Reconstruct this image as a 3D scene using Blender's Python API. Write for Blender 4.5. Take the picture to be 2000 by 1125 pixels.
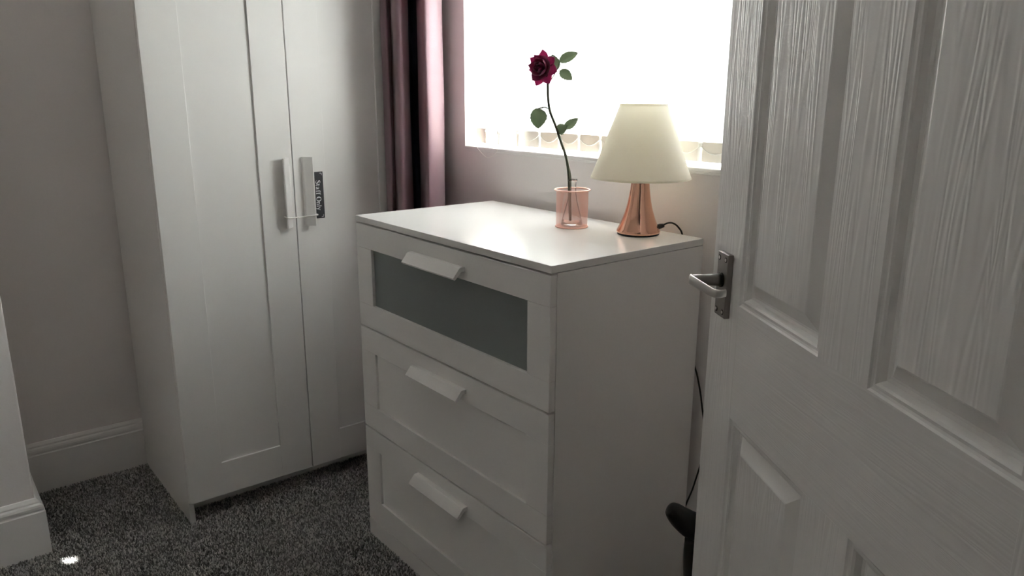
import bpy, bmesh, math, random
import numpy as np
from mathutils import Vector, Matrix

for o in list(bpy.data.objects): bpy.data.objects.remove(o)
scene = bpy.context.scene
COL = scene.collection
random.seed(7)
rng = np.random.default_rng(7)

# ------------------------------------------------------------------ camera
CAM = Vector((1.04616, -0.94369, 1.26766)); YAW, PITCH, ROLL, FPX = 0.889585, 0.250965, 0.003973, 1492.285
fw = Vector((-math.sin(YAW)*math.cos(PITCH), math.cos(YAW)*math.cos(PITCH), -math.sin(PITCH)))
r0 = Vector((math.cos(YAW), math.sin(YAW), 0)); u0 = r0.cross(fw)
RT = r0*math.cos(ROLL) + u0*math.sin(ROLL); UP = -r0*math.sin(ROLL) + u0*math.cos(ROLL)
cd = bpy.data.cameras.new('camera'); cam = bpy.data.objects.new('camera', cd); COL.objects.link(cam)
cd.sensor_width = 36; cd.sensor_fit = 'HORIZONTAL'; cd.lens = FPX*36/2000; cd.clip_start = .02
M = Matrix((RT, UP, -fw)).transposed().to_4x4(); M.translation = CAM; cam.matrix_world = M
scene.camera = cam

def pray(u, v): return fw + RT*((u-1000)/FPX) - UP*((v-562.5)/FPX)
def at_z(u, v, z): d = pray(u, v); return CAM + d*((z-CAM.z)/d.z)
def at_y(u, v, y): d = pray(u, v); return CAM + d*((y-CAM.y)/d.y)
def at_axis(u, v, x, y, dd=0.):          # on the upright plane through (x, y) that faces the viewer's heading
    d = pray(u, v); h = Vector((-math.sin(YAW), math.cos(YAW), 0))
    return CAM + d*(((Vector((x, y, 0))-CAM).dot(h)+dd)/d.dot(h))

# ------------------------------------------------------------------ world, sun, exposure
world = bpy.data.worlds.new('world'); scene.world = world; world.use_nodes = True
bg = world.node_tree.nodes['Background']; bg.inputs[0].default_value = (.78, .89, 1, 1); bg.inputs[1].default_value = 2.0
TO_SUN = Vector((.995, 1.252, 1.75)).normalized()
sd = bpy.data.lights.new('sun_offscreen', 'SUN'); sun = bpy.data.objects.new('sun_offscreen', sd); COL.objects.link(sun)
sd.energy = 17; sd.angle = math.radians(.53); sd.color = (1, .97, .93)
sun.rotation_euler = TO_SUN.to_track_quat('Z', 'Y').to_euler()
scene.view_settings.view_transform = 'Standard'; scene.view_settings.look = 'None'
scene.view_settings.gamma = 1; scene.view_settings.use_curve_mapping = False
scene.view_settings.exposure = 3.2
scene.cycles.use_denoising = True
scene.cycles.max_bounces = 24; scene.cycles.diffuse_bounces = 20; scene.cycles.transparent_max_bounces = 16

# ------------------------------------------------------------------ materials
def mat(name, col, rough=.5, metal=0., spec=.5, bump=None, vary=None, **kw):
    m = bpy.data.materials.new(name); m.use_nodes = True; nt = m.node_tree; b = nt.nodes['Principled BSDF']
    b.inputs['Base Color'].default_value = (*col, 1); b.inputs['Roughness'].default_value = rough
    b.inputs['Metallic'].default_value = metal; b.inputs['Specular IOR Level'].default_value = spec
    for k, v in kw.items(): b.inputs[k.replace('_', ' ')].default_value = v
    tc = nt.nodes.new('ShaderNodeTexCoord')
    if bump:
        sc, st, dist = bump
        mp = nt.nodes.new('ShaderNodeMapping'); nz = nt.nodes.new('ShaderNodeTexNoise'); bp = nt.nodes.new('ShaderNodeBump')
        mp.inputs['Scale'].default_value = sc if isinstance(sc, tuple) else (sc, sc, sc)
        nz.inputs['Scale'].default_value = 1; nz.inputs['Detail'].default_value = 4
        bp.inputs['Strength'].default_value = st; bp.inputs['Distance'].default_value = dist
        nt.links.new(tc.outputs['Object'], mp.inputs[0]); nt.links.new(mp.outputs[0], nz.inputs[0])
        nt.links.new(nz.outputs[0], bp.inputs['Height']); nt.links.new(bp.outputs[0], b.inputs['Normal'])
    if vary:
        sc, c2 = vary
        nz = nt.nodes.new('ShaderNodeTexNoise'); nz.inputs['Scale'].default_value = sc; nz.inputs['Detail'].default_value = 3
        mx = nt.nodes.new('ShaderNodeMix'); mx.data_type = 'RGBA'
        mx.inputs[6].default_value = (*col, 1); mx.inputs[7].default_value = (*c2, 1)
        nt.links.new(tc.outputs['Object'], nz.inputs[0]); nt.links.new(nz.outputs[0], mx.inputs[0]); nt.links.new(mx.outputs[2], b.inputs['Base Color'])
    return m

def translucent_mat(name, col, tcol, w, rough=.8):
    m = bpy.data.materials.new(name); m.use_nodes = True; nt = m.node_tree; nt.nodes.remove(nt.nodes['Principled BSDF'])
    d = nt.nodes.new('ShaderNodeBsdfDiffuse'); t = nt.nodes.new('ShaderNodeBsdfTranslucent'); x = nt.nodes.new('ShaderNodeMixShader')
    nz = nt.nodes.new('ShaderNodeTexNoise'); bp = nt.nodes.new('ShaderNodeBump'); tc = nt.nodes.new('ShaderNodeTexCoord')
    nz.inputs['Scale'].default_value = 900; bp.inputs['Strength'].default_value = .12; bp.inputs['Distance'].default_value = .0006
    nt.links.new(tc.outputs['Object'], nz.inputs[0]); nt.links.new(nz.outputs[0], bp.inputs['Height'])
    nt.links.new(bp.outputs[0], d.inputs['Normal'])
    d.inputs[0].default_value = (*col, 1); t.inputs[0].default_value = (*tcol, 1); x.inputs[0].default_value = w
    nt.links.new(d.outputs[0], x.inputs[1]); nt.links.new(t.outputs[0], x.inputs[2])
    nt.links.new(x.outputs[0], nt.nodes['Material Output'].inputs[0])
    return m

def pane_mat():
    m = bpy.data.materials.new('window_glass'); m.use_nodes = True; nt = m.node_tree; nt.nodes.remove(nt.nodes['Principled BSDF'])
    t = nt.nodes.new('ShaderNodeBsdfTransparent'); g = nt.nodes.new('ShaderNodeBsdfGlossy'); f = nt.nodes.new('ShaderNodeLayerWeight'); x = nt.nodes.new('ShaderNodeMixShader')
    t.inputs[0].default_value = (.96, .98, .98, 1); g.inputs['Roughness'].default_value = .01; f.inputs[0].default_value = .5
    pw = nt.nodes.new('ShaderNodeMath'); pw.operation = 'POWER'; pw.inputs[1].default_value = 4
    ma = nt.nodes.new('ShaderNodeMath'); ma.operation = 'MULTIPLY_ADD'; ma.inputs[1].default_value = .8; ma.inputs[2].default_value = .04
    nt.links.new(f.outputs['Facing'], pw.inputs[0]); nt.links.new(pw.outputs[0], ma.inputs[0]); nt.links.new(ma.outputs[0], x.inputs[0]); nt.links.new(t.outputs[0], x.inputs[1]); nt.links.new(g.outputs[0], x.inputs[2])
    nt.links.new(x.outputs[0], nt.nodes['Material Output'].inputs[0])
    return m

def grain_mat(name, along):
    # white gloss paint over an embossed wood-grain skin
    m = mat(name, (.79, .775, .755), .36, 0, .5); nt = m.node_tree; b = nt.nodes['Principled BSDF']
    tc = nt.nodes.new('ShaderNodeTexCoord'); mp = nt.nodes.new('ShaderNodeMapping')
    mp.inputs['Scale'].default_value = (34, 34, 2.2) if along == 'z' else (2.0, 60, 60)
    nz = nt.nodes.new('ShaderNodeTexNoise'); nz.inputs['Scale'].default_value = 1; nz.inputs['Detail'].default_value = 1.5; nz.inputs['Distortion'].default_value = .6
    mu = nt.nodes.new('ShaderNodeMath'); mu.operation = 'MULTIPLY'; mu.inputs[1].default_value = 52
    sn = nt.nodes.new('ShaderNodeMath'); sn.operation = 'SINE'
    bp = nt.nodes.new('ShaderNodeBump'); bp.inputs['Strength'].default_value = .17 if along == 'z' else .09; bp.inputs['Distance'].default_value = .0011
    nt.links.new(tc.outputs['Object'], mp.inputs[0]); nt.links.new(mp.outputs[0], nz.inputs[0]); nt.links.new(nz.outputs[0], mu.inputs[0])
    nt.links.new(mu.outputs[0], sn.inputs[0]); nt.links.new(sn.outputs[0], bp.inputs['Height']); nt.links.new(bp.outputs[0], b.inputs['Normal'])
    return m

def carpet_mat():
    m = mat('carpet_pile', (.2, .2, .19), .95, 0, .1); nt = m.node_tree; b = nt.nodes['Principled BSDF']
    g = nt.nodes.new('ShaderNodeNewGeometry'); r = nt.nodes.new('ShaderNodeValToRGB')
    e = r.color_ramp.elements
    e[0].position = 0; e[0].color = (.11, .107, .103, 1); e[1].position = 1; e[1].color = (.64, .62, .59, 1)
    k = r.color_ramp.elements.new(.45); k.color = (.29, .28, .27, 1)
    nt.links.new(g.outputs['Random Per Island'], r.inputs[0]); nt.links.new(r.outputs[0], b.inputs['Base Color'])
    return m

M_WALL = mat('wall_paint', (.82, .785, .77), .75, 0, .25, bump=(160, .12, .002))
M_CEIL = mat('ceiling_paint', (.85, .84, .82), .8, 0, .2)
M_SKIRT = mat('skirting_gloss', (.82, .805, .79), .32, 0, .5)
M_WHITE = mat('white_foil', (.80, .785, .765), .36, 0, .5, bump=(420, .03, .0004))
M_TOP = mat('white_melamine_top', (.77, .76, .74), .21, 0, .5, bump=(500, .02, .0003))
M_INNER = mat('drawer_lining', (.35, .35, .34), .7)
M_FROST = mat('frosted_glass', (.30, .335, .325), .38, 0, .5, Transmission_Weight=.35, IOR=1.45)
M_GV = grain_mat('door_paint_upright_grain', 'z'); M_GH = grain_mat('door_paint_level_grain', 'x')
M_DOORPLAIN = mat('door_paint_moulding', (.79, .775, .755), .34)
M_STEEL = mat('brushed_steel', (.33, .305, .29), .38, 1., .5, bump=((900, 900, 60), .1, .0003))
M_STEELB = mat('worn_bright_steel', (.72, .69, .66), .28, 1.)
M_DARK = mat('screw_recess', (.05, .045, .04), .5, .6)
M_COPPER = mat('polished_copper', (.88, .50, .36), .11, 1.)
M_ROSEGOLD = mat('rose_gold_paint', (.80, .47, .38), .34, .45)
M_SHADE = translucent_mat('lamp_shade_fabric', (.93, .92, .86), (.97, .94, .86), .55)
M_BLACK = mat('black_plastic', (.012, .012, .013), .28)
M_BLACKC = mat('black_cable', (.02, .016, .014), .45)
M_BULB = mat('opal_bulb', (.85, .85, .83), .3, Transmission_Weight=.2)
M_UPVC = mat('white_upvc', (.85, .86, .86), .3)
M_SLAT = translucent_mat('blind_fabric', (.86, .86, .84), (.90, .90, .89), .20)
M_POCKET = translucent_mat('blind_weighted_hem', (.80, .76, .70), (.80, .71, .63), .10)
M_CHAIN = mat('blind_chain', (.85, .83, .78), .4)
M_GLASS = pane_mat()
M_VASE = mat('clear_glass', (1, 1, 1), .0, 0, .5, Transmission_Weight=1., IOR=1.45)
M_CURT = mat('mauve_satin', (.47, .30, .345), .42, .2, .8, bump=((70, 70, 1500), .45, .0012), Sheen_Weight=.3)
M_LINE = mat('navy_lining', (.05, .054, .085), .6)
M_PETAL = mat('rose_petal', (.40, .022, .125), .55, 0, .3, vary=(60, (.24, .02, .13)), Sheen_Weight=.5)
M_LEAF = mat('rose_leaf', (.17, .22, .14), .5, 0, .4, vary=(80, (.23, .26, .19)))
M_STEM = mat('rose_stem', (.075, .085, .045), .5)
M_SIGN = mat('dark_sign_plate', (.035, .033, .04), .35)
M_LETTER = mat('sign_lettering', (.78, .78, .80), .4)
M_STRING = mat('white_string', (.82, .80, .76), .7)
M_CARPETBASE = mat('carpet_backing', (.09, .088, .085), .95, 0, .1)
M_CARPET = carpet_mat()
M_CONC = mat('paving', (.42, .41, .39), .9)
M_POLE = mat('brushed_pole', (.5, .48, .46), .35, .9)

# ------------------------------------------------------------------ builders
def box(bm, x0, x1, y0, y1, z0, z1, bev=0., seg=2):
    r = bmesh.ops.create_cube(bm, size=1)['verts']
    for v in r: v.co = Vector(((x0+x1)/2+v.co.x*(x1-x0), (y0+y1)/2+v.co.y*(y1-y0), (z0+z1)/2+v.co.z*(z1-z0)))
    if bev > 0:
        es = list({e for v in r for e in v.link_edges})
        bmesh.ops.bevel(bm, geom=es, offset=bev, segments=seg, affect='EDGES', profile=.5)
    return bm
def B(*a, **k): return box(bmesh.new(), *a, **k)

def lathe(bm, prof, c=(0, 0, 0), n=48, close=False):
    rings = []
    for (r, z) in prof:
        if r < 1e-6: rings.append([bm.verts.new((c[0], c[1], c[2]+z))])
        else: rings.append([bm.verts.new((c[0]+r*math.cos(2*math.pi*i/n), c[1]+r*math.sin(2*math.pi*i/n), c[2]+z)) for i in range(n)])
    pr = list(zip(rings, rings[1:])) + ([(rings[-1], rings[0])] if close else [])
    for a, b in pr:
        for i in range(n):
            j = (i+1) % n
            if len(a) == 1 and len(b) == 1: continue
            if len(a) == 1: bm.faces.new((a[0], b[j], b[i]))
            elif len(b) == 1: bm.faces.new((a[i], a[j], b[0]))
            else: bm.faces.new((a[i], a[j], b[j], b[i]))
    return bm

def smooth_path(pts, n=8):
    P = [Vector(p) for p in pts]; P = [P[0]*2-P[1]] + P + [P[-1]*2-P[-2]]; out = []
    for i in range(1, len(P)-2):
        for k in range(n):
            t = k/n; a, b, c, d = P[i-1:i+3]
            out.append(.5*((2*b)+(c-a)*t+(2*a-5*b+4*c-d)*t*t+(3*b-a-3*c+d)*t**3))
    out.append(P[-2]); return out

def tube(bm, pts, rad, n=8, cap=True):
    pts = [Vector(p) for p in pts]; R = rad if isinstance(rad, (list, tuple)) else [rad]*len(pts)
    if len(R) != len(pts): R = [R[0]+(R[-1]-R[0])*i/(len(pts)-1) for i in range(len(pts))]
    t = (pts[1]-pts[0]).normalized(); nx = t.orthogonal().normalized(); rings = []
    for i, p in enumerate(pts):
        t2 = (pts[min(i+1, len(pts)-1)]-pts[max(i-1, 0)]).normalized()
        nx = (nx - t2*nx.dot(t2)).normalized(); ny = t2.cross(nx)
        rings.append([bm.verts.new(p+(nx*math.cos(2*math.pi*k/n)+ny*math.sin(2*math.pi*k/n))*R[i]) for k in range(n)])
    for a, b in zip(rings, rings[1:]):
        for k in range(n): bm.faces.new((a[k], a[(k+1) % n], b[(k+1) % n], b[k]))
    if cap: bm.faces.new(rings[0][::-1]); bm.faces.new(rings[-1])
    return bm

def prism(bm, poly, axis, a0, a1):
    # extrude a 2-D outline along an axis; poly gives the two other coordinates in x,y,z order
    def mk(p, a): return {'x': (a, p[0], p[1]), 'y': (p[0], a, p[1]), 'z': (p[0], p[1], a)}[axis]
    A = [bm.verts.new(mk(p, a0)) for p in poly]; Bv = [bm.verts.new(mk(p, a1)) for p in poly]; n = len(poly)
    for i in range(n): bm.faces.new((A[i], A[(i+1) % n], Bv[(i+1) % n], Bv[i]))
    bm.faces.new(A[::-1]); bm.faces.new(Bv); return bm

def bev_all(bm, w, seg=2, ang=.5):
    es = [e for e in bm.edges if len(e.link_faces) == 2 and e.calc_face_angle(0) > ang]
    bmesh.ops.bevel(bm, geom=es, offset=w, segments=seg, affect='EDGES', profile=.5); return bm

def finish(name, bm, m, parent=None, smooth=False, loc=None):
    bmesh.ops.recalc_face_normals(bm, faces=bm.faces[:])
    me = bpy.data.meshes.new(name); bm.to_mesh(me); bm.free(); me.materials.append(m)
    if smooth: me.shade_smooth()
    o = bpy.data.objects.new(name, me); COL.objects.link(o)
    if parent is not None: o.parent = parent
    return o

def shift(bm, v):
    for q in bm.verts: q.co -= v
    return bm
def rootloc(p):
    v = Vector((0, 0, 0))
    while p is not None: v = v + p.location; p = p.parent
    return v
def wpart(name, bm, m, parent, smooth=False):     # mesh given in world coordinates under an unrotated thing
    return finish(name, shift(bm, rootloc(parent)), m, parent, smooth)

def tag(o, label, cat, group=None):
    o['label'] = label; o['category'] = cat
    if group: o['group'] = group
    return o
def thing(name, label, cat, loc=(0, 0, 0), rz=0, group=None):
    o = bpy.data.objects.new(name, None); COL.objects.link(o); o.location = loc; o.rotation_euler = (0, 0, rz); o.empty_display_size = .05
    return tag(o, label, cat, group)
def struct(name, bm, m, label=None, parent=None, smooth=False):
    o = finish(name, bm, m, parent, smooth)
    if parent is None: o['kind'] = 'structure'
    if label: o['label'] = label
    return o
def auto_smooth(o, ang=35):
    o.data.shade_smooth()
    o.data.set_sharp_from_angle(angle=math.radians(ang)); return o

# ================================================================== SETTING
XL, XR, YN, YS, ZC = -1.668, 1.0, .49, -2.45, 2.42
CHX, CHY = -1.272, -.770                     # chimney breast face and its corner
WX0, WX1, WZ0, WZ1 = -.961, .040, 1.104, 2.10   # window opening
YO = .74
FLOOR = struct('floor', B(XL-.1, 2.4, YS-.1, YO, -.1, 0), M_CARPETBASE, 'grey carpeted floor')
struct('ceiling', B(XL-.1, 2.4, YS-.1, YO, ZC, ZC+.1), M_CEIL, 'white ceiling')
struct('wall_left', B(XL-.1, XL, YS, YO, 0, ZC), M_WALL, 'pale painted wall beside the wardrobe')
struct('wall_chimney_breast', B(XL, CHX, YS, CHY, 0, ZC, bev=.004), M_WALL, 'pale painted chimney breast jutting from the left wall')
bm = bmesh.new()
box(bm, XL-.1, WX0, YN, YO, 0, ZC); box(bm, WX1, 2.4, YN, YO, 0, ZC); box(bm, WX0, WX1, YN, YO, 0, WZ0-.0105); box(bm, WX0, WX1, YN, YO, WZ1, ZC)
struct('wall_back', bm, M_WALL, 'pale painted wall with the window')
struct('wall_front', B(XL-.1, 2.4, YS-.1, YS, 0, ZC), M_WALL, 'pale painted wall behind the viewer')
DY0, DY1 = -1.115, -.318
bm = bmesh.new()
box(bm, XR, XR+.1, DY1, YN, 0, ZC); box(bm, XR, XR+.1, YS, DY0, 0, ZC); box(bm, XR, XR+.1, DY0, DY1, 2.0, ZC)
struct('wall_right', bm, M_WALL, 'pale painted wall with the doorway')
struct('wall_landing', B(2.3, 2.4, YS, YN, 0, ZC), M_WALL, 'pale landing wall outside the doorway')
bm = bmesh.new()
box(bm, XR-.012, XR+.112, DY1-.0, DY1+.03, 0, 2.03, bev=.002); box(bm, XR-.012, XR+.112, DY0-.03, DY0, 0, 2.03, bev=.002); box(bm, XR-.012, XR+.112, DY0, DY1, 2.0, 2.03, bev=.002)
struct('trim_1', bm, M_SKIRT, 'white door lining')
struct('ground_outside', B(-8, 8, YO, 12, -.3, -.2), M_CONC, 'paving outside the window')

def skirting(name, path, label):
    # path: wall-face points; the board stands on the left of the walking direction
    prof = [(0, .0), (.020, 0), (.020, .132), (.0165, .1345), (.0165, .138), (.0175, .140), (.0175, .147), (.0155, .153), (.0105, .157), (.0105, .161), (.0095, .163), (.004, .170), (0, .171)]
    P = [Vector((p[0], p[1])) for p in path]; rings = []; bm = bmesh.new()
    for i, p in enumerate(P):
        def nrm(a, b): d = (b-a).normalized(); return Vector((-d.y, d.x))
        if i == 0: m = nrm(P[0], P[1])
        elif i == len(P)-1: m = nrm(P[-2], P[-1])
        else:
            a, b = nrm(P[i-1], p), nrm(p, P[i+1]); m = (a+b); m = m/(m.dot(a))
        rings.append([bm.verts.new((p.x+m.x*t, p.y+m.y*t, z)) for t, z in prof])
    n = len(prof)
    for a, b in zip(rings, rings[1:]):
        for k in range(n): bm.faces.new((a[k], a[(k+1) % n], b[(k+1) % n], b[k]))
    bm.faces.new(rings[0]); bm.faces.new(rings[-1][::-1])
    return struct(name, bm, M_SKIRT, label)
skirting('baseboard_left', [(XL, YN), (XL, CHY+.02)], 'moulded white skirting board along the recess beside the wardrobe')
skirting('baseboard_chimney_breast', [(XL+.02, CHY), (CHX, CHY), (CHX, YS)], 'moulded white skirting board wrapping the chimney breast corner')
skirting('baseboard_back', [(XR, YN), (XL+.02, YN)], 'moulded white skirting board under the window')

# carpet pile: upright tufts, each its own island so the yarn shades differ
def carpet():
    sp = .0046
    xs = np.arange(XL+.018, XR-.002, sp); ys = np.arange(-1.3, YN-.018, sp)
    X, Y = np.meshgrid(xs, ys); X = X.ravel(); Y = Y.ravel()
    X = X+rng.uniform(-.5, .5, X.size)*sp; Y = Y+rng.uniform(-.5, .5, Y.size)*sp
    keep = ~((X < CHX+.021) & (Y < CHY+.021)) & ~((X > -.77) & (X < -.01) & (Y > .01) & (Y < .45)) & ~((X < -1.26) & (Y > -.38) & (Y < .36))
    keep &= (X > XL+.02) & (Y < YN-.02)
    X, Y = X[keep], Y[keep]; n = X.size
    a = rng.uniform(0, 2*np.pi, n); lean = rng.uniform(0, .0035, n); la = rng.uniform(0, 2*np.pi, n); h = rng.uniform(.004, .0075, n); r = rng.uniform(.0019, .0032, n)
    V = np.zeros((n, 6, 3))
    for k in range(3):
        ca, sa = np.cos(a+k*2.0944), np.sin(a+k*2.0944)
        V[:, k] = np.stack([X+r*ca, Y+r*sa, np.zeros(n)-.0005], 1)
        V[:, 3+k] = np.stack([X+r*.55*ca+lean*np.cos(la), Y+r*.55*sa+lean*np.sin(la), h+rng.uniform(-.0008, .0008, n)], 1)
    base = (np.arange(n)*6)[:, None]
    q = np.concatenate([base+np.array([0, 1, 4, 3]), base+np.array([1, 2, 5, 4]), base+np.array([2, 0, 3, 5])], 1).reshape(-1, 4)
    t = base+np.array([3, 4, 5])
    me = bpy.data.meshes.new('carpet_pile'); V = V.reshape(-1, 3)
    nl = q.size+t.size
    me.vertices.add(len(V)); me.vertices.foreach_set('co', V.ravel().astype(np.float32))
    me.loops.add(nl); me.loops.foreach_set('vertex_index', np.concatenate([q.ravel(), t.ravel()]).astype(np.int32))
    me.polygons.add(len(q)+len(t)); me.polygons.foreach_set('loop_start', np.concatenate([np.arange(len(q))*4, q.size+np.arange(len(t))*3]).astype(np.int32))
    me.update(); me.validate(); me.materials.append(M_CARPET)
    o = bpy.data.objects.new('carpet_pile', me); COL.objects.link(o); o['kind'] = 'stuff'; o.parent = FLOOR; o['label'] = 'flecked dark and light grey cut pile carpet'
carpet()

# ------------------------------------------------------------------ window
bm = bmesh.new(); FY0, FY1 = .625, .69
for a in ((WX0, WX0+.06, WZ0, WZ1), (WX1-.06, WX1, WZ0, WZ1), (WX0+.06, WX1-.06, WZ0, WZ0+.06), (WX0+.06, WX1-.06, WZ1-.06, WZ1)): box(bm, a[0], a[1], FY0, FY1, a[2], a[3], bev=.004)
win = struct('window_1', bm, M_UPVC, 'white framed window behind vertical blinds')
XM = -.60
wm = finish('mullion', B(XM-.03, XM+.03, FY0, FY1, WZ0+.06, WZ1-.06, bev=.004), M_UPVC, win)
for x0, x1 in ((WX0+.06, XM-.03), (XM+.03, WX1-.06)):
    p = finish('pane', B(x0, x1, .65, .656, WZ0+.06, WZ1-.06), M_GLASS, win)
finish('window_sill', B(WX0, WX1, YN-.004, FY0+.01, WZ0-.0115, WZ0-.001, bev=.003, seg=3), M_SKIRT, win)
finish('sill_edging', B(WX0, WX1, YN-.003, YN+.002, WZ0-.0155, WZ0-.0105, bev=.001), M_SKIRT, win)

# ------------------------------------------------------------------ vertical blinds
BY = .527
blind = thing('vertical_blind', 'white vertical fabric blinds with weighted hems hanging in the window', 'blinds', (-.46, BY, WZ0))
wpart('headrail', B(WX0+.004, WX1-.004, BY-.02, BY+.02, WZ1-.035, WZ1-.001, bev=.003), M_UPVC, blind)
angs = [-13, -29, -20, 1.5, 2.2, 1.2, 2.5, 1.6, 2.3, 1.4, 2.1, 1.8]
ZB, ZT, SW = 1.1135, 2.066, .0500
xc = [-.923+.081*i for i in range(12)]
for i, (x, a) in enumerate(zip(xc, angs)):
    a = math.radians(a); ca, sa = math.cos(a), math.sin(a); bm = bmesh.new()
    cols = [-SW, -.022, 0, .022, SW]; zs = [ZB, 1.3, 1.5, 1.738, 1.762, 1.95, ZT]
    bow = lambda s: .0016*(1-(s/SW)**2)
    g = [[bm.verts.new((x+s*ca-bow(s)*sa, BY+s*sa+bow(s)*ca, z)) for s in cols] for z in zs]
    for r in range(len(zs)-1):
        for c in range(4):
            if i == 9 and r == 3 and c == 2: continue      # made-up hole above the view, added to throw the sun fleck
            bm.faces.new((g[r][c], g[r][c+1], g[r+1][c+1], g[r+1][c]))
    s_ = wpart('slat', bm, M_SLAT, blind, True)
    bm = bmesh.new(); P = [(-.036, -.0022), (.036, -.0022), (.036, .0026), (-.036, .0026)]
    prism(bm, [(x+s*ca-t*sa, BY+s*sa+t*ca) for s, t in P], 'z', ZB-.001, ZB+.044); bev_all(bm, .0009)
    wpart('weighted_hem', bm, M_POCKET, s_)
    for s in (-.041, .041):
        px, py = x+s*ca+.0045*sa, BY+s*sa-.0045*ca
        wpart('chain_clip', B(px-.0022, px+.0022, py-.0035, py+.0035, ZB+.034, ZB+.041, bev=.0008), M_CHAIN, s_)
for i in range(11):
    e = []
    for j, s in ((i, 1), (i+1, 1)):
        a = math.radians(angs[j]); e.append(Vector((xc[j]+s*.039*math.cos(a), BY+s*.039*math.sin(a)-.0045, ZB+.037)))
    wpart('bottom_chain', tube(bmesh.new(), [e[0].lerp(e[1], k/12)+Vector((0, 0, -.020*(1-(2*k/12-1)**2))) for k in range(13)], .0011, 6), M_CHAIN, blind, True)
pts = [(-.945, BY-.012, ZT-.02), (-.944, BY-.014, 1.4), (-.936, BY-.014, 1.16)] + [(at_y(u, v, .481)[:]) for u, v in ((930, 283), (940, 298), (947, 305), (952, 308), (960, 306), (968, 299), (972, 290))] + [(-.80, BY-.016, 1.16), (-.80, BY-.012, 1.18)]
wpart('control_cord', tube(bmesh.new(), smooth_path(pts, 8), .0011, 6), M_CHAIN, blind, True)

# ================================================================== CHEST OF DRAWERS
W_, D_, H_ = .78, .46, .95
chest = thing('chest_of_drawers', 'white three-drawer chest with a frosted glass top drawer under the window', 'chest of drawers', (-.39, .23, 0))
YF = .017
for x in (-W_, -.016): wpart('side_panel', B(x, x+.016, YF, D_, 0, .9335, bev=.0008), M_WHITE, chest)
wpart('back_panel', B(-W_+.016, -.016, D_-.006, D_-.001, .03, .9335), M_WHITE, chest)
wpart('bottom_panel', B(-W_+.016, -.016, YF+.004, D_-.006, .04, .055), M_WHITE, chest)
wpart('top_panel', B(-W_, 0, 0, D_, .9345, H_, bev=.0012), M_TOP, chest)
wpart('plinth', B(-W_+.0, -.0, .0005, .0165, 0, .0545, bev=.0012), M_WHITE, chest)
def handle_profile(): return [(0, .013), (.011, .013), (.0145, .0115), (.031, -.0085), (.0305, -.0115), (.0265, -.0135), (.0235, -.011), (.0095, .003), (0, .003)]
for k, (z0, z1, o0, o1) in enumerate(((.6495, .9305, .7145, .8675), (.3525, .6450, .4205, .579), (.0580, .3480, .129, .2875))):
    bm = bmesh.new()
    box(bm, -W_+.03, -W_+.042, .0165, .42, z0+.02, z1-.06); box(bm, -.042, -.03, .0165, .42, z0+.02, z1-.06)
    box(bm, -W_+.042, -.042, .408, .42, z0+.02, z1-.06); box(bm, -W_+.03, -.03, .0165, .42, z0+.014, z0+.02)
    dr = wpart('drawer', bm, M_INNER, chest)
    dr['label'] = ['top drawer with a frosted glass front', 'middle panelled drawer', 'bottom panelled drawer'][k]
    for a, b in ((z0, o0), (o1, z1)): wpart('rail', B(-W_+.001, -.001, 0, .016, a, b, bev=.0013), M_WHITE, dr)
    for a, b in ((-W_+.001, -.703), (-.0695, -.001)): wpart('stile', B(a, b, 0, .016, o0, o1, bev=.0009), M_WHITE, dr)
    if k == 0: wpart('frosted_pane', B(-.708, -.0645, .0085, .0125, o0-.004, o1+.004), M_FROST, dr)['label'] = 'grey frosted glass pane'
    else: wpart('panel', B(-.708, -.0645, .0065, .0125, o0-.004, o1+.004), M_WHITE, dr)
    bm = prism(bmesh.new(), [(-o, z1-.046+z) for o, z in handle_profile()], 'x', -.39-.108, -.39+.108); bev_all(bm, .0012, 2, .6)
    wpart('handle', bm, M_WHITE, dr, False)

# ================================================================== WARDROBE
WFX, WY0, WBX = -1.1438, -.399, -1.644
ward = thing('wardrobe', 'tall white wardrobe with two panelled doors in the corner', 'wardrobe', ((WFX+WBX)/2, WY0+.39, 0))
for y in (WY0, WY0+.764): wpart('side_panel', B(WBX, WFX-.0185, y, y+.016, 0, 1.90, bev=.0008), M_WHITE, ward)
wpart('top_panel', B(WBX, WFX-.0185, WY0+.016, WY0+.764, 1.884, 1.90, bev=.0008), M_WHITE, ward)
wpart('bottom_panel', B(WBX, WFX-.02, WY0+.016, WY0+.764, .072, .088), M_WHITE, ward)
wpart('back_panel', B(WBX+.001, WBX+.006, WY0+.016, WY0+.764, .02, 1.884), M_WHITE, ward)
wpart('plinth', B(WFX-.11, WFX-.096, WY0+.016, WY0+.764, 0, .072), M_WHITE, ward)
ST, BT, WZ = .1018, .1061, .0708
def wall_handle(y, sgn, z0, z1):
    bm = prism(bmesh.new(), [(WFX+o, y+sgn*z) for o, z in handle_profile()], 'z', z0, z1); return bev_all(bm, .0012, 2, .6)
for k, y0 in enumerate((WY0+.0005, WY0+.3915)):
    y1 = y0+.388; X0, X1 = WFX-.018, WFX; zt = 1.897; bv = .0012
    d = wpart('door', B(X0+.002, X1-.0065, y0+ST-.004, y1-ST+.004, WZ+BT-.004, zt-BT+.004), M_WHITE, ward)
    d['label'] = ['wardrobe door nearer the chimney breast', 'wardrobe door nearer the window'][k]
    for a in (y0, y1-ST): wpart('stile', B(X0, X1, a, a+ST, WZ, zt, bev=bv), M_WHITE, d)
    for a in (WZ, zt-BT): wpart('rail', B(X0, X1-.0001, y0+ST-.0013, y1-ST+.0013, a, a+BT, bev=bv), M_WHITE, d)
    yh = (y1-.0275) if k == 0 else (y0+.0385)
    wpart('handle', wall_handle(yh, 1 if k == 0 else -1, .872, 1.078), M_WHITE, d)

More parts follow.
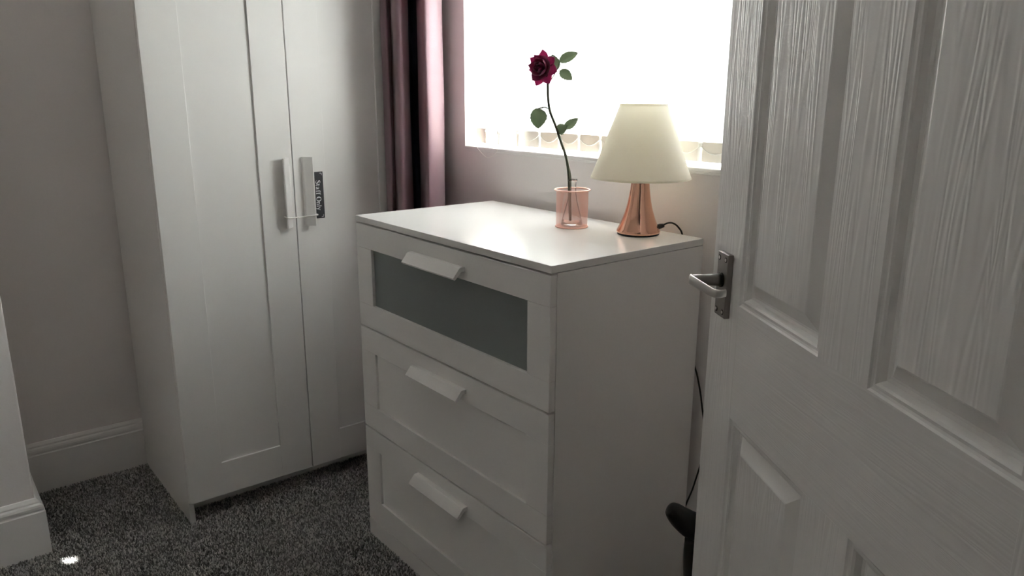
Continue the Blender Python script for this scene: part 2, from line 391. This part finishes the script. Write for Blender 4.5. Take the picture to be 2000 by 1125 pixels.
# string tied between the two wardrobe handles
yl, yr, zs_ = WY0+.39-.020, WY0+.39+.034, .902
pts = [(WFX+.013, yl-.022, zs_+.004), (WFX+.034, yl-.020, zs_+.002), (WFX+.024, yl+.002, zs_), (WFX+.018, yl+.02, zs_-.001), (WFX+.019, WY0+.39, zs_-.0025), (WFX+.018, yr-.018, zs_-.001), (WFX+.025, yr-.002, zs_+.001), (WFX+.034, yr+.020, zs_+.003), (WFX+.013, yr+.022, zs_+.003)]
tag(finish('string', tube(bmesh.new(), smooth_path(pts, 6), .0020, 6), M_STRING, None, True), 'thin white string tying the two wardrobe handles together', 'string')

# sign on the wardrobe door
sx = WFX+.0002; SY0, SY1, SZ0, SZ1 = .032, .0835, .889, 1.031
sign = thing('door_sign', 'narrow dark sign reading Staff Only on the wardrobe door', 'sign', (sx, (SY0+SY1)/2, SZ0))
wpart('sign_plate', B(sx, sx+.0022, SY0, SY1, SZ0, SZ1, bev=.0005), M_SIGN, sign)
GL = {
 'S': (.56, [[(.49, .76, .05), (.43, .92, .07), (.28, .98, .08), (.13, .91, .13), (.10, .76, .16), (.22, .60, .19), (.39, .47, .19), (.49, .30, .16), (.44, .10, .12), (.27, .02, .08), (.12, .08, .06), (.06, .27, .05)]]),
 't': (.42, [[(.17, .86, .06), (.17, .60, .14), (.17, .14, .14), (.24, .04, .09), (.35, .09, .05)], [(.03, .65, .06), (.34, .65, .06)]]),
 'a': (.54, [[(.07, .52, .10), (.15, .64, .07), (.28, .64, .08), (.35, .52, .14), (.35, .12, .14), (.46, .03, .06)], [(.35, .41, .06), (.18, .33, .09), (.09, .19, .15), (.14, .06, .10), (.25, .04, .07), (.35, .15, .06)]]),
 'f': (.37, [[(.42, .88, .10), (.33, .97, .07), (.22, .90, .10), (.18, .74, .14), (.18, .02, .14)], [(.04, .65, .06), (.36, .65, .06)], [(.05, .02, .05), (.33, .02, .05)]]),
 ' ': (.34, []),
 'O': (.78, [[(.38+.31*math.cos(t), .5+.48*math.sin(t), .07+.12*abs(math.cos(t))) for t in [k*math.pi/12 for k in range(25)]]]),
 'n': (.56, [[(.13, .66, .14), (.13, .02, .14)], [(.13, .50, .05), (.25, .64, .08), (.36, .61, .11), (.41, .46, .14), (.41, .02, .14)], [(.02, .02, .05), (.24, .02, .05)], [(.30, .02, .05), (.52, .02, .05)], [(.02, .64, .05), (.13, .64, .05)]]),
 'l': (.30, [[(.14, .99, .14), (.14, .02, .14)], [(.02, .02, .05), (.27, .02, .05)], [(.03, .97, .05), (.14, .97, .05)]]),
 'y': (.52, [[(.10, .64, .15), (.28, .06, .14)], [(.44, .64, .06), (.28, .06, .06), (.18, -.19, .07), (.07, -.24, .11)], [(.0, .65, .05), (.21, .65, .05)], [(.34, .65, .05), (.52, .65, .05)]])}
bm = bmesh.new(); cap = .0155; pen = 0.; total = sum(GL[c][0] for c in 'Staff Only'); k_adv = .092/(total*cap)
def ribbon(bm, pts, f):
    L = []
    for i, (x, y, w) in enumerate(pts):
        a = Vector(pts[max(i-1, 0)][:2]); b = Vector(pts[min(i+1, len(pts)-1)][:2]); d = (b-a).normalized(); n = Vector((-d.y, d.x))*w/2
        L.append((bm.verts.new(f(x+n.x, y+n.y)), bm.verts.new(f(x-n.x, y-n.y))))
    for p, q in zip(L, L[1:]): bm.faces.new((p[0], q[0], q[1], p[1]))
for ch in 'Staff Only':
    adv, strokes = GL[ch]
    for s in strokes:
        ribbon(bm, s, lambda x, y: (sx+.0025, .0585+y*cap, 1.0055-(pen+x)*cap*k_adv))
    pen += adv
wpart('lettering', bm, M_LETTER, sign)['label'] = 'white lettering reading Staff Only'
for zc, dz in ((SZ1-.004, -1), (SZ0+.004, 1)):
    for yc, dy in ((SY1-.004, -1), (SY0+.004, 1)):
        bm = bmesh.new(); v = [bm.verts.new((sx+.0025, yc+dy*a, zc+dz*b)) for a, b in ((0, 0), (.0075, 0), (.006, .0012), (.0012, .0012), (.0012, .006), (0, .0075))]; bm.faces.new(v); wpart('corner_mark', bm, M_LETTER, sign)

# ================================================================== CURTAIN
curt = thing('curtain', 'mauve satin curtain hanging in folds between wardrobe and window', 'curtain', (-1.04, .38, .03))
def cpt(u, y): p = at_y(u, 200, y); return Vector((p.x, p.y))
CP = [cpt(748.5, .292), cpt(753, .280), cpt(760, .283), cpt(766, .316), cpt(769, .312), cpt(771, .280), cpt(776, .262), cpt(784, .267), cpt(791, .282), cpt(797, .305), cpt(799, .335), cpt(801, .378)]
CP2 = [cpt(817, .405), cpt(820, .365), cpt(825, .322), cpt(831, .304), cpt(840, .316), cpt(850, .343), cpt(857, .370), cpt(863, .405), cpt(866, .432), cpt(864, .455)]
def cloth(P, seed):
    pts = [Vector((p.x, p.y)) for p in smooth_path([(q.x, q.y, 0) for q in P], 6)]; rr = random.Random(seed); ph = [rr.uniform(0, 6) for _ in range(6)]
    cx = sum((p for p in pts), Vector((0, 0)))/len(pts); bm = bmesh.new(); NZ = 46; g = []
    for k in range(NZ+1):
        z = .03+2.2*k/NZ; row = []
        for i, p in enumerate(pts):
            t = i/(len(pts)-1)
            w = .0035*math.sin(2.3*z+ph[0]+5*t)+.0022*math.sin(6.5*z+ph[1]-9*t)+.0012*math.sin(15*z+ph[2]+14*t)
            q = p+(p-cx).normalized()*w
            row.append(bm.verts.new((q.x, q.y, z)))
        g.append(row)
    for a, b in zip(g, g[1:]):
        for i in range(len(a)-1): bm.faces.new((a[i], a[i+1], b[i+1], b[i]))
    bmesh.ops.solidify(bm, geom=bm.faces[:], thickness=.0012); return bm
wpart('curtain_fold', cloth(CP, 1), M_CURT, curt, True); wpart('curtain_fold', cloth(CP2, 4), M_CURT, curt, True)
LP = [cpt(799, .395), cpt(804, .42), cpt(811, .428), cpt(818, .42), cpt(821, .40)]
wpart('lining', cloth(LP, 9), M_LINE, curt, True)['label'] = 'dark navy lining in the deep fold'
wpart('heading', B(-1.12, -.94, .27, .455, 2.215, 2.235, bev=.004), M_CURT, curt)
pole = thing('curtain_pole', 'metal curtain pole fixed above the window', 'curtain pole', (-.45, .40, 2.25))
wpart('rod', tube(bmesh.new(), [(-1.3, .385, 2.25), (.45, .385, 2.25)], .014, 16), M_POLE, pole, True)
for x in (-.90, .38): wpart('bracket', B(x-.01, x+.01, .385, .492, 2.238, 2.262, bev=.002), M_POLE, pole)
for x in (-1.31, .46): wpart('finial', lathe(bmesh.new(), [(0, -.02), (.014, -.016), (.02, 0), (.014, .016), (0, .02)], (x, .385, 2.25), 20), M_POLE, pole, True)

# ================================================================== DOOR
EX, EY, DA = .3172, .0648, -.5493
door = bpy.data.objects.new('door_1', None); COL.objects.link(door); door.location = (EX, EY, .012); door.rotation_euler = (0, 0, DA); door['kind'] = 'structure'
door['label'] = 'white six-panel moulded door standing open'
DW, DH, DT = .762, 1.969, .035; dz = -.012
cols = ((.106, .3333), (.4362, .655)); rows = ((.222+dz, .78+dz), (.96+dz, 1.58+dz), (1.685+dz, 1.872+dz))
def dpart(n, bm, m, par=door, smooth=False): return finish(n, bm, m, par, smooth)
dpart('stile', B(0, cols[0][0], 0, DT, 0, DH, bev=.0015), M_GV); dpart('stile', B(cols[1][1], DW, 0, DT, 0, DH, bev=.0015), M_GV)
rz = [(0, rows[0][0]), (rows[0][1], rows[1][0]), (rows[1][1], rows[2][0]), (rows[2][1], DH)]
for a, b in rz: dpart('rail', B(cols[0][0]-.001, cols[1][1]+.001, .00012, DT-.0001, a, b), M_GH)
for a, b in rows: dpart('muntin', B(cols[0][1], cols[1][0], 0, DT, a-.0004, b+.0004), M_GV)
PROF = [(0, 0), (.0022, .0022), (.0050, .0032), (.0085, .0030), (.0110, .0052), (.0145, .0118), (.0185, .0132), (.0215, .0130), (.0405, .0022), (.0425, .0016)]
for (x0, x1) in cols:
    for (a, b) in rows:
        bm = bmesh.new(); last = None
        for side, yb in ((1, 0.), (-1, DT)):
            last = None
            for t, d in PROF:
                ring = [bm.verts.new((x, yb+side*d, z)) for x, z in ((x0+t, a+t), (x1-t, a+t), (x1-t, b-t), (x0+t, b-t))]
                if last:
                    for k in range(4): bm.faces.new((last[k], last[(k+1) % 4], ring[(k+1) % 4], ring[k])).material_index = 1
                last = ring
            bm.faces.new(last)
        dpart('panel', bm, M_GV).data.materials.append(M_DOORPLAIN)
# lever handle on its long plate: fixed to the door, one part with its pieces
hp = dpart('handle_plate', B(.037, .0755, -.009, .0002, .931+dz, 1.031+dz, bev=.0012), M_STEEL); hp['label'] = 'brushed steel latch plate with lever handle'
for sx_ in (.0445, .068):
    for sz in (.940+dz, 1.022+dz):
        bm = bmesh.new(); tube(bm, [(sx_, -.0088, sz), (sx_, -.0096, sz)], .0042, 16); s = dpart('screw', bm, M_DARK, hp)
        bm = bmesh.new(); tube(bm, [(sx_, -.0094, sz), (sx_, -.0101, sz)], .0026, 12); dpart('screw', bm, M_STEELB, hp)
zc = .989+dz
bm = bmesh.new(); tube(bm, [(.0565, -.0085, zc), (.0565, -.012, zc)], .0112, 24); dpart('rose', bm, M_DARK, hp)
lv = [(.0565, -.011, zc), (.0563, -.020, zc), (.056, -.034, zc+.0005), (.0555, -.047, zc+.001), (.0553, -.058, zc+.001)]
bm = bmesh.new(); tube(bm, lv, [.0098, .0092, .0084, .0078, .0078], 20); dpart('lever_neck', bm, M_STEEL, hp, True)
# flat lever arm running towards the hinge side, its tip curling back at the door
arm = smooth_path([(.0475, -.0545, zc+.0005), (.054, -.0575, zc+.001), (.070, -.0565, zc+.0005), (.092, -.0525, zc-.0015), (.112, -.0485, zc-.0035), (.121, -.0455, zc-.004), (.1245, -.0385, zc-.004), (.1235, -.030, zc-.0035)], 6)
bm = bmesh.new(); rings = []
for i, p in enumerate(arm):
    t = (arm[min(i+1, len(arm)-1)]-arm[max(i-1, 0)]).normalized(); up = Vector((0, 0, 1)); sd_ = t.cross(up).normalized()
    f = i/(len(arm)-1); hw = .0078 if f < .3 else .0078-.0022*(f-.3)/.7; th = .0022
    if i == 0: hw *= .75
    rings.append([bm.verts.new(p+up*(hw*math.sin(a))*(abs(math.sin(a))**-.35 if abs(math.sin(a)) > .05 else 1)+sd_*(th*math.cos(a))) for a in [2*math.pi*k/16+.01 for k in range(16)]])
for a, b in zip(rings, rings[1:]):
    for k in range(16): bm.faces.new((a[k], a[(k+1) % 16], b[(k+1) % 16], b[k]))
bm.faces.new(rings[0][::-1]); bm.faces.new(rings[-1]); dpart('lever_arm', bm, M_STEELB, hp, True)
hg = dpart('hinge', B(DW-.001, DW+.012, DT-.006, DT+.004, .22, .32, bev=.001), M_STEEL); h2 = hg.copy(); COL.objects.link(h2); h2.parent = door; h2.location.z = 1.45

# ================================================================== LAMP
LX, LY = -.130, .386
lamp = thing('table_lamp', 'copper table lamp with a cream cone shade on the white chest', 'lamp', (LX, LY, H_))
prof = [(.0, .0045), (.0495, .0045), (.0503, .006), (.0503, .0085), (.0480, .013), (.0435, .022), (.0385, .034), (.0340, .047), (.0300, .061), (.0268, .075), (.0242, .090), (.0222, .105), (.0208, .120), (.0200, .133), (.0196, .146), (.0, .1465)]
o = finish('base', lathe(bmesh.new(), prof, n=72), M_COPPER, lamp, True); auto_smooth(o, 40)
finish('base_pad', lathe(bmesh.new(), [(0, .0), (.0475, .0), (.0485, .001), (.0485, .005), (0, .005)], n=48), M_BLACK, lamp)
finish('bulb_holder', lathe(bmesh.new(), [(0, .145), (.014, .145), (.0145, .185), (.012, .19), (0, .19)], n=24), M_BLACK, lamp)
finish('bulb', lathe(bmesh.new(), [(0, .188), (.010, .19), (.014, .205), (.02, .222), (.021, .235), (.016, .25), (.008, .257), (0, .259)], n=24), M_BULB, lamp, True)
bm = bmesh.new(); RB, RTp, ZB_, ZT_ = .1135, .0520, .1300, .2930
lathe(bm, [(RB, ZB_), (RTp, ZT_), (RTp-.0012, ZT_), (RB-.0012, ZB_)], n=72, close=True)
shade = finish('shade', bm, M_SHADE, lamp, True); auto_smooth(shade, 50)
bm = bmesh.new(); lathe(bm, [(RTp+.0006, ZT_+.0008), (RTp+.0016, ZT_-.0035), (RTp-.0018, ZT_-.0035), (RTp-.0018, ZT_+.0008)], n=72, close=True); finish('shade_trim', bm, M_SHADE, shade)
bm = bmesh.new(); lathe(bm, [(RB+.0002, ZB_-.0008), (RB-.0008, ZB_+.0035), (RB-.0026, ZB_+.0035), (RB-.0020, ZB_-.0008)], n=72, close=True); finish('shade_trim', bm, M_SHADE, shade)
bm = bmesh.new()
for k in range(3):
    a = 2*math.pi*k/3+.4; tube(bm, [(.013*math.cos(a), .013*math.sin(a), .187), (.0915*math.cos(a), .0915*math.sin(a), .187)], .0012, 6)
finish('shade_carrier', bm, M_POLE, shade)
c0 = at_axis(1284, 441, LX, LY, .03); c1 = at_axis(1291, 437, LX, LY, .045)
wpart('cord_grip', tube(bmesh.new(), [(LX+.018, LY+.030, H_+.0135), (LX+.027, LY+.044, H_+.0165), (LX+.032, LY+.052, H_+.0185)], [.0048, .0062, .0045], 12), M_BLACK, lamp, True)
pc = [(LX+.030, LY+.049, H_+.018), (LX+.037, LY+.059, H_+.024), (LX+.045, LY+.069, H_+.0235), (LX+.053, LY+.079, H_+.014), (LX+.060, LY+.0865, H_-.005), (LX+.066, .4745, H_-.06), (-.05, .476, .80), (-.022, .477, .66), at_y(1362, 735, .4775)[:], at_y(1370, 785, .4775)[:], (.030, .477, .45), at_y(1356, 945, .4775)[:], at_y(1340, 985, .477)[:], (-.03, .465, .18), (-.022, .462, .0125), (.03, .455, .010), (.20, .44, .010)]
wpart('cord', tube(bmesh.new(), smooth_path(pc, 8), .0021, 8), M_BLACKC, lamp, True)

# ================================================================== MESH POT, VASE, ROSE
PX, PY = -.295, .330
pot = thing('mesh_pot', 'rose gold wire mesh pot holding the glass vase', 'pot', (PX, PY, H_))
bm = bmesh.new(); R0, R1, HP, NH = .0380, .0390, .0905, 84
def pr(z): return R0+(R1-R0)*z/HP
for sgn in (1, -1):
    for k in range(NH):
        a0 = 2*math.pi*k/NH; prev = None; hw = .0195
        for i in range(25):
            z = .002+(HP-.002)*i/24; a = a0+sgn*z/pr(z)*1.0; r = pr(z)+sgn*.0002
            w = .00040/pr(z)
            cur = (bm.verts.new((r*math.cos(a-w), r*math.sin(a-w), z)), bm.verts.new((r*math.cos(a+w), r*math.sin(a+w), z)))
            if prev: bm.faces.new((prev[0], prev[1], cur[1], cur[0]))
            prev = cur
o = finish('mesh_wall', bm, M_ROSEGOLD, pot); o['kind'] = 'stuff'
def ring(R, z, r): return [(R*math.cos(2*math.pi*k/64), R*math.sin(2*math.pi*k/64), z) for k in range(65)]
bm = bmesh.new(); lathe(bm, [(.0420+.0024*math.cos(t), .0905+.0018*math.sin(t)) for t in [2*math.pi*k/10 for k in range(10)]], n=64, close=True); finish('rim', bm, M_ROSEGOLD, pot, True)
bm = bmesh.new(); lathe(bm, [(.0388+.0015*math.cos(t), .0017+.0016*math.sin(t)) for t in [2*math.pi*k/10 for k in range(10)]], n=64, close=True); finish('foot_ring', bm, M_ROSEGOLD, pot, True)
finish('bottom', lathe(bmesh.new(), [(0, .0012), (.0385, .0012), (.0385, .002), (0, .002)], n=48), M_ROSEGOLD, pot)

vase = thing('bud_vase', 'clear glass bud vase standing inside the mesh pot', 'vase', (PX, PY, H_+.0025))
op = [(.0, .0), (.0235, 0), (.0262, .0022), (.0262, .006), (.0235, .018), (.0175, .040), (.0118, .062), (.0092, .080), (.0088, .098), (.0092, .106), (.0112, .1095), (.0118, .1115), (.0110, .1135), (.0085, .1130), (.0074, .1060), (.0071, .098), (.0075, .080), (.0100, .062), (.0157, .040), (.0217, .018), (.0240, .0075), (.0, .0055)]
finish('glass', lathe(bmesh.new(), op, n=40), M_VASE, vase, True)

def IP(u, v, dd=0.): return at_axis(u, v, PX, PY, dd)
rose = thing('artificial_rose', 'single dark red rose on a long bent stem in the glass vase', 'flower', (PX, PY, H_+.01))
stem_px = [(1113.5, 432), (1113, 405), (1112, 375), (1111, 345), (1108, 318), (1103, 298), (1095, 275), (1086, 248), (1078, 228), (1073, 212), (1070.5, 190), (1070, 165), (1069, 150), (1066, 142)]
wpart('stem', tube(bmesh.new(), smooth_path([IP(u, v) for u, v in stem_px], 6), [.0036, .0029], 8), M_STEM, rose, True)
wpart('stem', tube(bmesh.new(), smooth_path([IP(1103, 298, .001), IP(1108, 318, .003), IP(1113, 340, .004), IP(1114, 356, .003), IP(1113.5, 385, .003)], 6), .0027, 8), M_STEM, rose, True)
HC = IP(1054, 131, -.004)                   # the heart of the flower
ax = (CAM-HC).normalized()*.80 - RT*.50 + UP*.12; ax.normalize()
e1 = (Vector((0, 0, 1))-ax*ax.z).normalized(); e2 = ax.cross(e1)
def petal(phi, prof, span, tip, seed):
    rr = random.Random(seed); bm = bmesh.new(); NV, NU = 10, 8; g = []; jr = rr.uniform(.92, 1.1)
    for i in range(NV+1):
        v = i/NV; x = v*(len(prof)-1); k = min(int(x), len(prof)-2); f = x-k
        rho = (prof[k][0]*(1-f)+prof[k+1][0]*f)*jr; h = prof[k][1]*(1-f)+prof[k+1][1]*f
        wid = span*(math.sin(math.pi*min(1, .12+v*.62))**.7)*(1 if v < .72 else max(.03, 1-((v-.72)/.28)**1.3*tip))
        row = []
        for j in range(NU+1):
            u = 2*j/NU-1; a = phi+u*wid; rj = rho*(1-.10*u*u*(1-v))
            rip = .0012*math.sin(3*u+seed)*v
            row.append(bm.verts.new(HC+ax*(h-.016+rip-.004*u*u*v)+(e1*math.cos(a)+e2*math.sin(a))*rj))
        g.append(row)
    for a, b in zip(g, g[1:]):
        for j in range(NU): bm.faces.new((a[j], a[j+1], b[j+1], b[j]))
    bmesh.ops.solidify(bm, geom=bm.faces[:], thickness=.0004); return bm
layers = [(3, [(.0015, 0), (.006, .010), (.0065, .022), (.0035, .032)], 1.15, .5, .1),
          (4, [(.0015, 0), (.010, .008), (.0125, .022), (.0100, .033)], .95, .55, .6),
          (5, [(.0015, 0), (.013, .006), (.0195, .018), (.0205, .031)], .78, .75, .2),
          (6, [(.0015, 0), (.014, .003), (.0250, .013), (.0310, .022)], .66, .95, .5),
          (7, [(.0015, 0), (.013, .000), (.0265, .005), (.0390, .006)], .52, .97, .0)]
sd2 = 0
for n, prof, span, tip, off in layers:
    for k in range(n):
        sd2 += 1; wpart('petal', petal(off+2*math.pi*k/n+random.Random(sd2).uniform(-.12, .12), prof, span, tip, sd2), M_PETAL, rose, True)
for k in range(5):
    wpart('sepal', petal(.4+2*math.pi*k/5, [(.002, -.003), (.010, -.003), (.020, -.002), (.030, .002)], .22, .97, 40+k), M_LEAF, rose, True)

def leaf(b, t, width, side, curl=.0, fold=.25):
    # b, t: stalk and tip points; side: direction of the blade's width
    L = t-b; d = L.normalized(); s = (side-d*side.dot(d)).normalized(); n = d.cross(s); bm = bmesh.new(); NV, NU = 12, 6; g = []
    for i in range(NV+1):
        v = i/NV; w = width/2*(math.sin(math.pi*v**.8)**.75 if 0 < v < 1 else .02)
        row = []
        for j in range(NU+1):
            u = 2*j/NU-1; ser = 1+(.06 if i % 2 else -.03)*(abs(u) == 1)
            row.append(bm.verts.new(b+L*v+s*(u*w*ser)+n*(abs(u)*w*fold+curl*L.length*math.sin(math.pi*v)-.0)))
        g.append(row)
    for a, c in zip(g, g[1:]):
        for j in range(NU): bm.faces.new((a[j], a[j+1], c[j+1], c[j]))
    bmesh.ops.solidify(bm, geom=bm.faces[:], thickness=.0005); return bm
PXM = .001225
def lf(bp, tp, w, db=0., dt=0., side=None, curl=0., fold=.25):
    b = IP(*bp, db); t = IP(*tp, dt); s = side if side is not None else (t-b).cross(fw)
    wpart('leaf', leaf(b, t, w*PXM, s, curl, fold), M_LEAF, rose, True)
lf((1092, 121), (1129, 103), 19, .006, -.004, (IP(1100, 130)-IP(1108, 108))+fw*.008, .10, .5)
lf((1093, 138), (1118, 156), 20, .006, .002, None, .05)
lf((1088, 137), (1078, 106), 19, .012, .014, None, .05)
lf((1047, 211), (1051, 251), 34, .0, -.006, (IP(1034, 222)-IP(1060, 214))+fw*.010, .12, .4)
lf((1089, 258), (1109, 245), 21, .004, -.006, None, .10, .5)
lf((1102, 252), (1129, 231), 18, .006, .0, (IP(1118, 258)-IP(1108, 235))+fw*.008, -.12, .6)
for pth, r in ((((1070, 172), (1074, 160), (1082, 147), (1090, 132), (1093, 121)), .0011), (((1086, 141), (1093, 136)), .0008), (((1073, 213), (1064, 209), (1056, 211), (1048, 213)), .0016), (((1075, 224), (1067, 218), (1061, 216)), .0008), (((1089, 254), (1092, 258), (1102, 252)), .0010), (((1084, 143), (1088, 137)), .0008)):
    wpart('leaf_stalk', tube(bmesh.new(), [IP(u, v, .004) for u, v in pth], r, 6), M_STEM, rose, True)

# ================================================================== BLACK OBJECT BEHIND THE DOOR
def bp_(u, v, dd=0.): return at_axis(u, v, .165, .225, dd)
blk = thing('floor_cleaner', 'glossy black appliance with a curved grip standing between chest and door', 'appliance', (.23, .25, 0))
g6 = bp_(1351, 1085); g7 = bp_(1352, 1130)
wpart('grip', tube(bmesh.new(), smooth_path([bp_(1306, 992), bp_(1309, 994), bp_(1317, 1000), bp_(1332, 1013), bp_(1350, 1025), bp_(1372, 1034)], 6), [.004, .0075, .0095, .0115, .0130, .0142, .0152, .0162, .0170, .0178, .0186, .0194, .0202, .021, .0218, .0226, .0234, .0242, .025, .0256, .0262, .0268, .0274, .028, .028, .028, .028, .028, .028, .028, .028], 20), M_BLACK, blk, True)
x7, y7 = g7.x, g7.y
wpart('column', tube(bmesh.new(), smooth_path([bp_(1353, 1052), g6, g7, (x7+.006, y7+.004, .22), (x7+.01, y7+.006, .06)], 6), [.0165, .021], 16), M_BLACK, blk, True)
bm = B(.10, .29, .13, .34, 0, .085, bev=.018, seg=3); wpart('body', bm, M_BLACK, blk)
